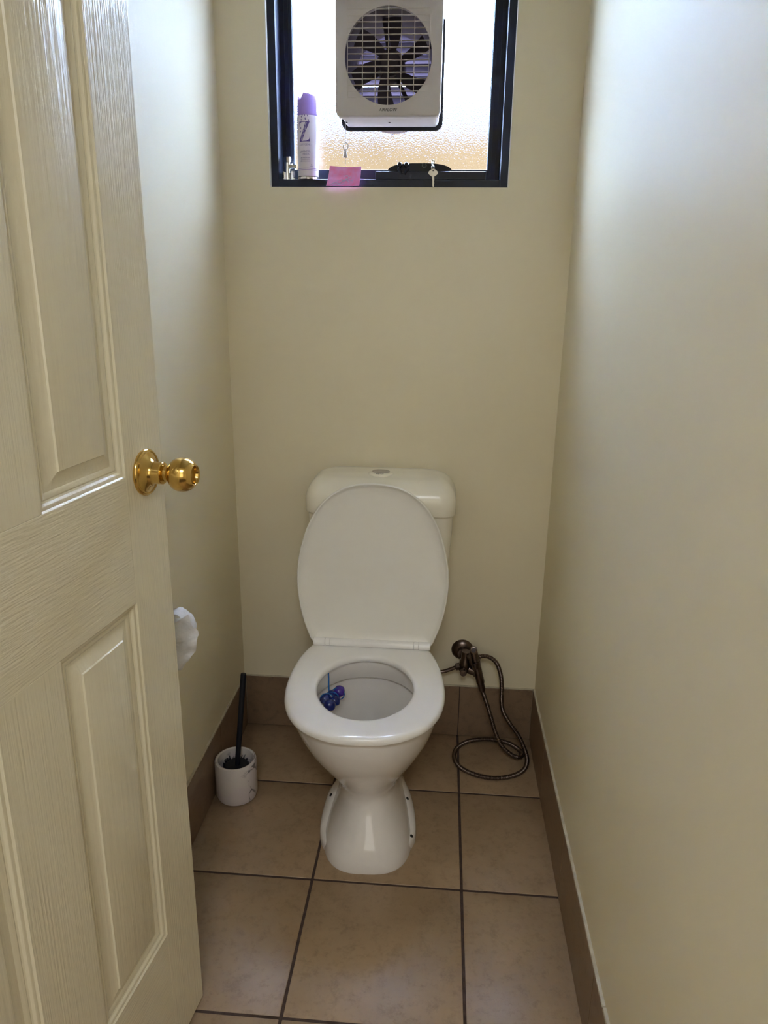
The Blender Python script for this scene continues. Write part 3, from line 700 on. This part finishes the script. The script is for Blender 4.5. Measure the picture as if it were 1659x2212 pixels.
# cistern
def cring(z_, hx_, yf, r=.03, cx_=.4325, yb=-.008): 
    return [(x_, y_, z_) for x_, _, y_ in rrect(cx_, (yf+yb)/2, hx_, abs(yf-yb)/2, r, 0, 10)]
cb = MB().rings([cring(.398, .150, -.165, .03), cring(.402, .154, -.168, .03), cring(.50, .172, -.172, .035), cring(.62, .1865, -.175, .035), cring(.72, .1935, -.178, .035), cring(.782, .1955, -.180, .035)])
obj('cistern', cb, CIS, toi, smooth=True, ang=50)
cl = []
cl.append(cring(.7775, .1985, -.186, .036)); cl.append(cring(.7765, .2005, -.188, .038)); cl.append(cring(.780, .2018, -.190, .04)); cl.append(cring(.800, .2022, -.190, .042))
for k in range(0, 11):
    a = PI/2*k/10
    ins = 1-math.cos(a); up = math.sin(a)
    hx_ = .2022-.050*ins**1.0; yf = -.190+.055*ins; z_ = .806+.0600*up
    cl.append(cring(z_, hx_, yf, .042+.004*ins, yb=-.008-.006*ins))
cl.append(cring(.8690, .120, -.110, .03, yb=-.03)); cl.append(cring(.8700, .06, -.09, .02, yb=-.05))
obj('cistern_lid', MB().rings(cl), CIS, toi, smooth=True, ang=50)
# flush button: oval plate, recessed half button, maker's word
BC = Vector((.4290, -.103, .8700)); 
def ov(k, z_, kx=.033, ky=.026, n=40): return [(BC.x+kx*k*math.cos(2*PI*q/n), BC.y+ky*k*math.sin(2*PI*q/n), BC.z+z_) for q in range(n)]
obj('button_plate', MB().rings([ov(1.03, -.004), ov(1.03, .0006), ov(1, .0020), ov(.93, .0028), ov(.5, .0030)]), CIS, toi, smooth=True)
obj('flush_button', MB().rings([[(BC.x+.0235*math.cos(2*PI*q/40), BC.y+.004+.014*math.sin(2*PI*q/40), BC.z+z_) for q in range(40)] for z_ in (.0028, .0060)]+[[(BC.x+.0205*math.cos(2*PI*q/40), BC.y+.004+.0115*math.sin(2*PI*q/40), BC.z+.0075) for q in range(40)]]), mat('grey_button', (.42, .38, .33), .25), toi, smooth=True, label='grey half-moon flush button')
tm = text_mb('stylus', .0098); obj('lettering', tm, BLACK, toi, xf=lambda v: Vector((BC.x-.002+v.x, BC.y-.0205+v.y, BC.z+.0031+v.z)), label='small black stylus lettering')

# ================================================================== TOILET BLOCK
tb = thing('toilet_block', 'blue rim block cage hanging inside the toilet bowl', 'toilet block', tx_(Vector((-.10, .145, .33))))
m_blue = mat('blue_gel', (.010, .030, .26), .16, noise=(60, .5, 3, (.004, .012, .12)), coat=.5); m_bl2 = mat('blue_hook', (.01, .13, .42), .3); m_vgel = mat('violet_gel', (.06, .025, .30), .16, coat=.4)
for (u_, v_, z_, r_, mm) in ((-.1130, .148, .343, .0145, m_blue), (-.100, .168, .338, .0155, m_blue), (-.098, .142, .349, .0145, m_blue), (-.080, .120, .350, .0150, m_vgel), (-.088, .150, .340, .014, m_blue)):
    bm = bmesh.new(); bmesh.ops.create_icosphere(bm, subdivisions=3, radius=r_)
    for v in bm.verts: v.co *= 1+.06*math.sin(v.co.x*420)*math.cos(v.co.z*380)
    bm.verts.index_update(); mb = MB().add([tx_(Vector((u_, v_, z_)))+v.co for v in bm.verts], [[v.index for v in f.verts] for f in bm.faces]); bm.free()
    obj('scent_ball', mb, mm, tb, smooth=True, label='violet ball' if mm is m_vgel else None)
cg = MB()
for u_, v_ in ((-.108, .153), (-.096, .146), (-.083, .126)):
    cg.tube([tx_(Vector((u_+.0170*math.cos(2*PI*k/24), v_, .345+.0170*math.sin(2*PI*k/24)))) for k in range(25)], .0016, 6, cap=False)
obj('cage', cg, m_bl2, tb, smooth=True)
obj('hook', MB().tube(spline([tx_(Vector(p)) for p in ((-.1040, .139, .352), (-.1065, .123, .366), (-.1075, .113, .382), (-.1085, .110, .3965))], 6), .0021, 8), m_bl2, tb, smooth=True, label='thin blue hanging hook')

# ================================================================== TOILET BRUSH
BH = Vector((.0600, -.345, 0.0005)); BR = .0565
tbh = thing('toilet_brush_holder', 'white marbled cylinder toilet brush holder on the floor by the left wall', 'brush holder', BH)
mm = bpy.data.materials.new('marble_print'); mm.use_nodes = True; n = mm.node_tree.nodes; l = mm.node_tree.links; bs = n['Principled BSDF']
bs.inputs['Roughness'].default_value = .3
t = n.new('ShaderNodeTexCoord'); nz = n.new('ShaderNodeTexNoise'); nz.inputs['Scale'].default_value = 15; nz.inputs['Detail'].default_value = 3; nz.inputs['Distortion'].default_value = 1.2
mp = n.new('ShaderNodeMapping'); mp.inputs['Scale'].default_value = (1, 1, .55); mp.inputs['Location'].default_value = (.31, .17, .05); mp.inputs['Rotation'].default_value = (0, .4, 0)
l.new(t.outputs['Object'], mp.inputs[0]); l.new(mp.outputs[0], nz.inputs[0])
r = n.new('ShaderNodeValToRGB'); l.new(nz.outputs['Fac'], r.inputs[0]); e = r.color_ramp.elements
e[0].position = .0; e[0].color = (.70, .65, .62, 1); e[1].position = 1; e[1].color = (.70, .65, .62, 1)
for p_, c_ in ((.478, .68), (.497, .13), (.503, .13), (.522, .68)):
    x = e.new(p_); x.color = (c_, c_*.9, c_*.92, 1)
nz2 = n.new('ShaderNodeTexNoise'); nz2.inputs['Scale'].default_value = 11; l.new(t.outputs['Object'], nz2.inputs[0])
r3 = n.new('ShaderNodeValToRGB'); r3.color_ramp.elements[0].position = .46; r3.color_ramp.elements[1].position = .54; l.new(nz2.outputs['Fac'], r3.inputs[0])
mxx = n.new('ShaderNodeMix'); mxx.data_type = 'RGBA'; l.new(r3.outputs[0], mxx.inputs[0]); mxx.inputs[6].default_value = (.70, .65, .62, 1); l.new(r.outputs[0], mxx.inputs[7]); l.new(mxx.outputs[2], bs.inputs['Base Color'])
obj('cup', MB().lathe([(0, 0), (BR-.014, 0), (BR-.004, .0035), (BR, .014), (BR, .112), (BR-.0015, .1165), (BR-.005, .1185), (BR-.0085, .1165), (BR-.0095, .112), (BR-.0095, .012), (0, .010)], BH, n=64), mm, tbh, smooth=True)
brs = thing('toilet_brush', 'black toilet brush with a straight handle standing in the marbled holder', 'toilet brush', BH+Vector((0, 0, .015)))
hb0 = BH + Vector((.003, .004, .095)); hb1 = Vector((.0795, -.297, .351))
obj('handle', MB().tube([hb0, hb0.lerp(hb1, .985), hb1], lambda i: (.0070, .0078, .0070)[i], 20), BLACK, brs, smooth=True)
obj('brush_collar', MB().lathe([(0, .0), (.030, 0), (.034, -.004), (.034, -.008), (0, -.010)], BH+Vector((.002, .002, .097)), n=32), BLACK, brs, smooth=True)
bri = MB()
for i in range(300):
    a = random.random()*2*PI; z_ = random.uniform(.02, .085); c, s = math.cos(a), math.sin(a); r1 = random.uniform(.030, .038)
    p = BH+Vector((.002, .002, z_)); q = p + Vector((c*r1, s*r1, random.uniform(-.006, .006))); d = Vector((-s, c, 0))*.0006
    bri.add([p+d, p-d, q-d, q+d, p+Vector((0,0,.001))], [(0,1,2,3),(0,3,4),(1,4,2),(4,3,2),(0,4,1)])
bb = obj('bristles', bri, BLACK, brs); bb['kind'] = 'stuff'
# ragged ends that show above the collar
rg_ = MB()
for i in range(60):
    a = random.random()*2*PI; c, s = math.cos(a), math.sin(a); p = BH+Vector((.002+c*.022, .002+s*.022, .086)); q = BH+Vector((.002+c*.038, .002+s*.038, random.uniform(.090, .104)))
    rg_.tube([p, q], .0012, 4)
b2 = obj('bristles', rg_, BLACK, brs); b2['kind'] = 'stuff'

# ================================================================== PAPER ROLL on the left wall
TP = Vector((.0715, -.800, .7000))
tp = thing('toilet_roll', 'white loosely wrapped toilet paper roll showing past the edge of the door', 'toilet roll', TP+Vector((0, .05, -.055)))
m_tp = mat('tissue', (.80, .79, .80), .9, bump=(70, .6, .004), noise=(60, .06, 5))
rs = []
def rr_(a, j): return .0390 + .0025*math.sin(3*a+j*.7) + .0015*math.sin(9*a+2*j)
for j, (y_, k) in enumerate(((0, .35), (-.002, .45), (-.004, .75), (-.001, .93), (.004, 1.0), (.03, 1.02), (.06, 1.0), (.098, .99), (.102, .9), (.102, .4))):
    rs.append([(TP.x-.004+rr_(2*PI*q/48, j)*k*math.cos(2*PI*q/48), TP.y+y_+.003*math.sin(5*2*PI*q/48+j), TP.z-.014+rr_(2*PI*q/48, j)*k*math.sin(2*PI*q/48)) for q in range(48)])
obj('paper', MB().rings(rs), m_tp, tp, smooth=True, ang=60)
# loose crumpled flap over the front
fl_ = MB(); gv = []
nu, nv = 12, 14
cor = [(.085, .0600), (.1000, .0565), (.1156, .0507), (.1240, .0549), (.1320, .042), (.1405, .020), (.1410, .008), (.1340, -.018), (.1206, -.0364), (.1045, -.059)]
edge = spline([(a, 0, c) for a, c in cor], 3)
nv = len(edge)-1
for d in (0, .0006):
    for j in range(nv+1):
        for i in range(nu+1):
            u_ = i/nu; p = Vector((.045, 0, .056-.12*j/nv)).lerp(edge[j], u_)
            y_ = TP.y-.012-.004*math.sin(7*u_+j*1.1)*u_ - .003*math.cos(9*u_-j*.8) + d
            gv.append((p.x, y_+.012*u_*u_, TP.z+p.z+.0015*math.sin(j*2.3)*u_))
fs = []; q = nu+1; m_ = q*(nv+1)
for j in range(nv):
    for i in range(nu):
        c0 = j*q+i; fs += [(c0, c0+1, c0+q+1, c0+q), (m_+c0, m_+c0+q, m_+c0+q+1, m_+c0+1)]
for i in range(nu): fs += [(i, m_+i, m_+i+1, i+1), (nv*q+i, nv*q+i+1, m_+nv*q+i+1, m_+nv*q+i)]
for j in range(nv): fs += [(j*q, (j+1)*q, m_+(j+1)*q, m_+j*q), (j*q+nu, m_+j*q+nu, m_+(j+1)*q+nu, (j+1)*q+nu)]
fl_.add(gv, fs)
obj('loose_sheet', fl_, m_tp, tp, smooth=True, ang=80)
hd = thing('roll_holder', 'chrome wall holder carrying the toilet roll behind the door edge', 'roll holder', (-PL, TP.y+.11, TP.z))
obj('wall_plate', MB().lathe([(0, 0), (.022, 0), (.022, .005), (0, .006)], (-PL, TP.y+.118, TP.z+.01), (1, 0, 0), 24), CHROME, hd, smooth=True)
obj('arm', MB().tube([(-PL, TP.y+.118, TP.z+.01), (.06, TP.y+.118, TP.z+.01), (TP.x-.045, TP.y+.118, TP.z+.01)], .005, 10), CHROME, hd, smooth=True)

# ================================================================== BIDET SPRAY: tap, holder, hand spray and hose
av = thing('wall_tap', 'dark chrome angle tap with side lever on the wall right of the toilet', 'tap', (.675, PL, .26))
obj('wall_flange', MB().lathe([(0, 0), (.0330, 0), (.0335, -.002), (.0300, -.008), (.020, -.012), (.015, -.013), (.015, -.030), (0, -.030)], (.6760, PL, .2990), (0, 1, 0), 36), STEEL, av, smooth=True)
obj('tap_body', MB().lathe([(0, -.014), (.0150, -.014), (.0170, -.009), (.0170, .020), (.0135, .026), (.0135, .052), (0, .052)], (.6830, -.038, .2640), (.05, .0, 1), 28), STEEL, av, smooth=True)
obj('tap_body', MB().lathe([(0, -.002), (.0145, -.002), (.0150, .0), (.0150, .030), (.0175, .032), (.0175, .046), (0, .046)], (.6850, -.034, .2600), (1, -.15, -.28), 28), STEEL, av, smooth=True)
obj('tap_knob', MB().lathe([(0, .0), (.0085, 0), (.0085, .012), (.0105, .014), (.0110, .022), (.0095, .027), (0, .028)], (.6790, -.048, .2600), (-.02, -1, .05), 24), STEEL, av, smooth=True)
obj('inlet_nut', MB().lathe([(0, 0), (.0095, 0), (.0110, .003), (.0110, .015), (.008, .017), (0, .017)], (.6720, -.036, .2650), (-1, 0, -.28), 6), STEEL, av, smooth=True, ang=25)
obj('inlet_pipe', MB().tube(spline([(.660, -.036, .262), (.640, -.037, .252), (.620, -.038, .2445), (.600, -.040, .244), (.575, -.045, .262)], 6), .0058, 12), STEEL, av, smooth=True)
# holder bracket
obj('holder_bracket', MB().tube(spline([(.678, -.026, .300), (.690, -.045, .304), (.702, -.055, .298)], 5), .0085, 12), STEEL, av, smooth=True)
obj('holder_clip', MB().lathe([(.0138, -.010), (.0170, -.010), (.0170, .010), (.0138, .010), (.0138, -.010)], (.7120, -.062, .290), (-.16, -.12, 1), 28), STEEL, av, smooth=True)
bs_ = thing('bidet_spray', 'dark chrome hand-held bidet sprayer hanging from the wall tap with coiled hose', 'bidet spray', (.72, -.06, .2))
hA = Vector((.7060, -.0630, .3300)); hB = Vector((.7370, -.0600, .2050)); ax = (hB-hA).normalized()
L = (hB-hA).length
obj('handle', MB().lathe([(0, -.006), (.0090, -.005), (.0112, .002), (.0122, .020), (.0124, L*.60), (.0126, L*.80), (.0120, L*.83), (.0104, L*.84), (.0104, L), (.0085, L+.006), (0, L+.006)], hA, ax, 28), STEEL, bs_, smooth=True)
obj('spray_head', MB().lathe([(0, -.010), (.0085, -.010), (.0105, -.006), (.0108, .010), (.0100, .016), (.0070, .0165), (.0062, .0135), (0, .0130)], hA+Vector((.0005, .002, .004)), (-.03, -1, .35), 28), STEEL, bs_, smooth=True)
obj('nozzle_face', MB().lathe([(0, .0132), (.0060, .0132), (.0055, .0145), (0, .0148)], hA+Vector((.0005, .002, .004)), (-.03, -1, .35), 20), mat('dark_nozzle', (.03, .02, .03), .4), bs_, smooth=True)
obj('trigger', MB().tube(spline([hA+Vector((-.011, -.004, -.004)), hA+Vector((-.006, -.016, -.030)), hA+Vector((.004, -.015, -.055))], 5), .0036, 8), STEEL, bs_, smooth=True)
HR = .0068
path = [(.7160, -.048, .2990), (.7300, -.050, .3080), (.7520, -.052, .3080), (.7760, -.054, .2900), (.7910, -.055, .2500), (.7960, -.055, .2080), (.7980, -.052, .1650), (.8060, -.050, .1250), (.8280, -.055, .0880),
        (.8560, -.070, .0540), (.8740, -.098, .0240), (.8770, -.130, .0105), (.8620, -.168, HR), (.8260, -.198, HR), (.7760, -.212, HR), (.7250, -.203, HR), (.6820, -.175, HR), (.6620, -.130, HR),
        (.6690, -.080, HR), (.7000, -.042, HR), (.7450, -.0240, HR), (.7950, -.0250, .0080), (.8350, -.0440, .0100), (.8590, -.0760, .0120), (.8640, -.1080, .0190), (.8520, -.1290, .0240), (.8300, -.1270, .0290), (.8030, -.1080, .0440), (.7830, -.0860, .0740), (.7680, -.0680, .1150), (.7540, -.0600, .1560), tuple(hB+ax*.006)]
sp_ = resample(spline(path, 16), .0013)
obj('hose', MB().tube(sp_, lambda i: HR-.0014*(i % 3 == 0)-.0001*(i % 3 == 1), 10), STEEL, bs_, smooth=True, ang=80, label='coiled ribbed metal hose')
for p_, d_ in ((sp_[0], sp_[6]-sp_[0]),):
    obj('hose_nut', MB().lathe([(0, -.010), (.0095, -.010), (.0100, -.008), (.0100, .008), (.0085, .010), (0, .010)], p_, d_, 8), STEEL, bs_, smooth=True, ang=30)
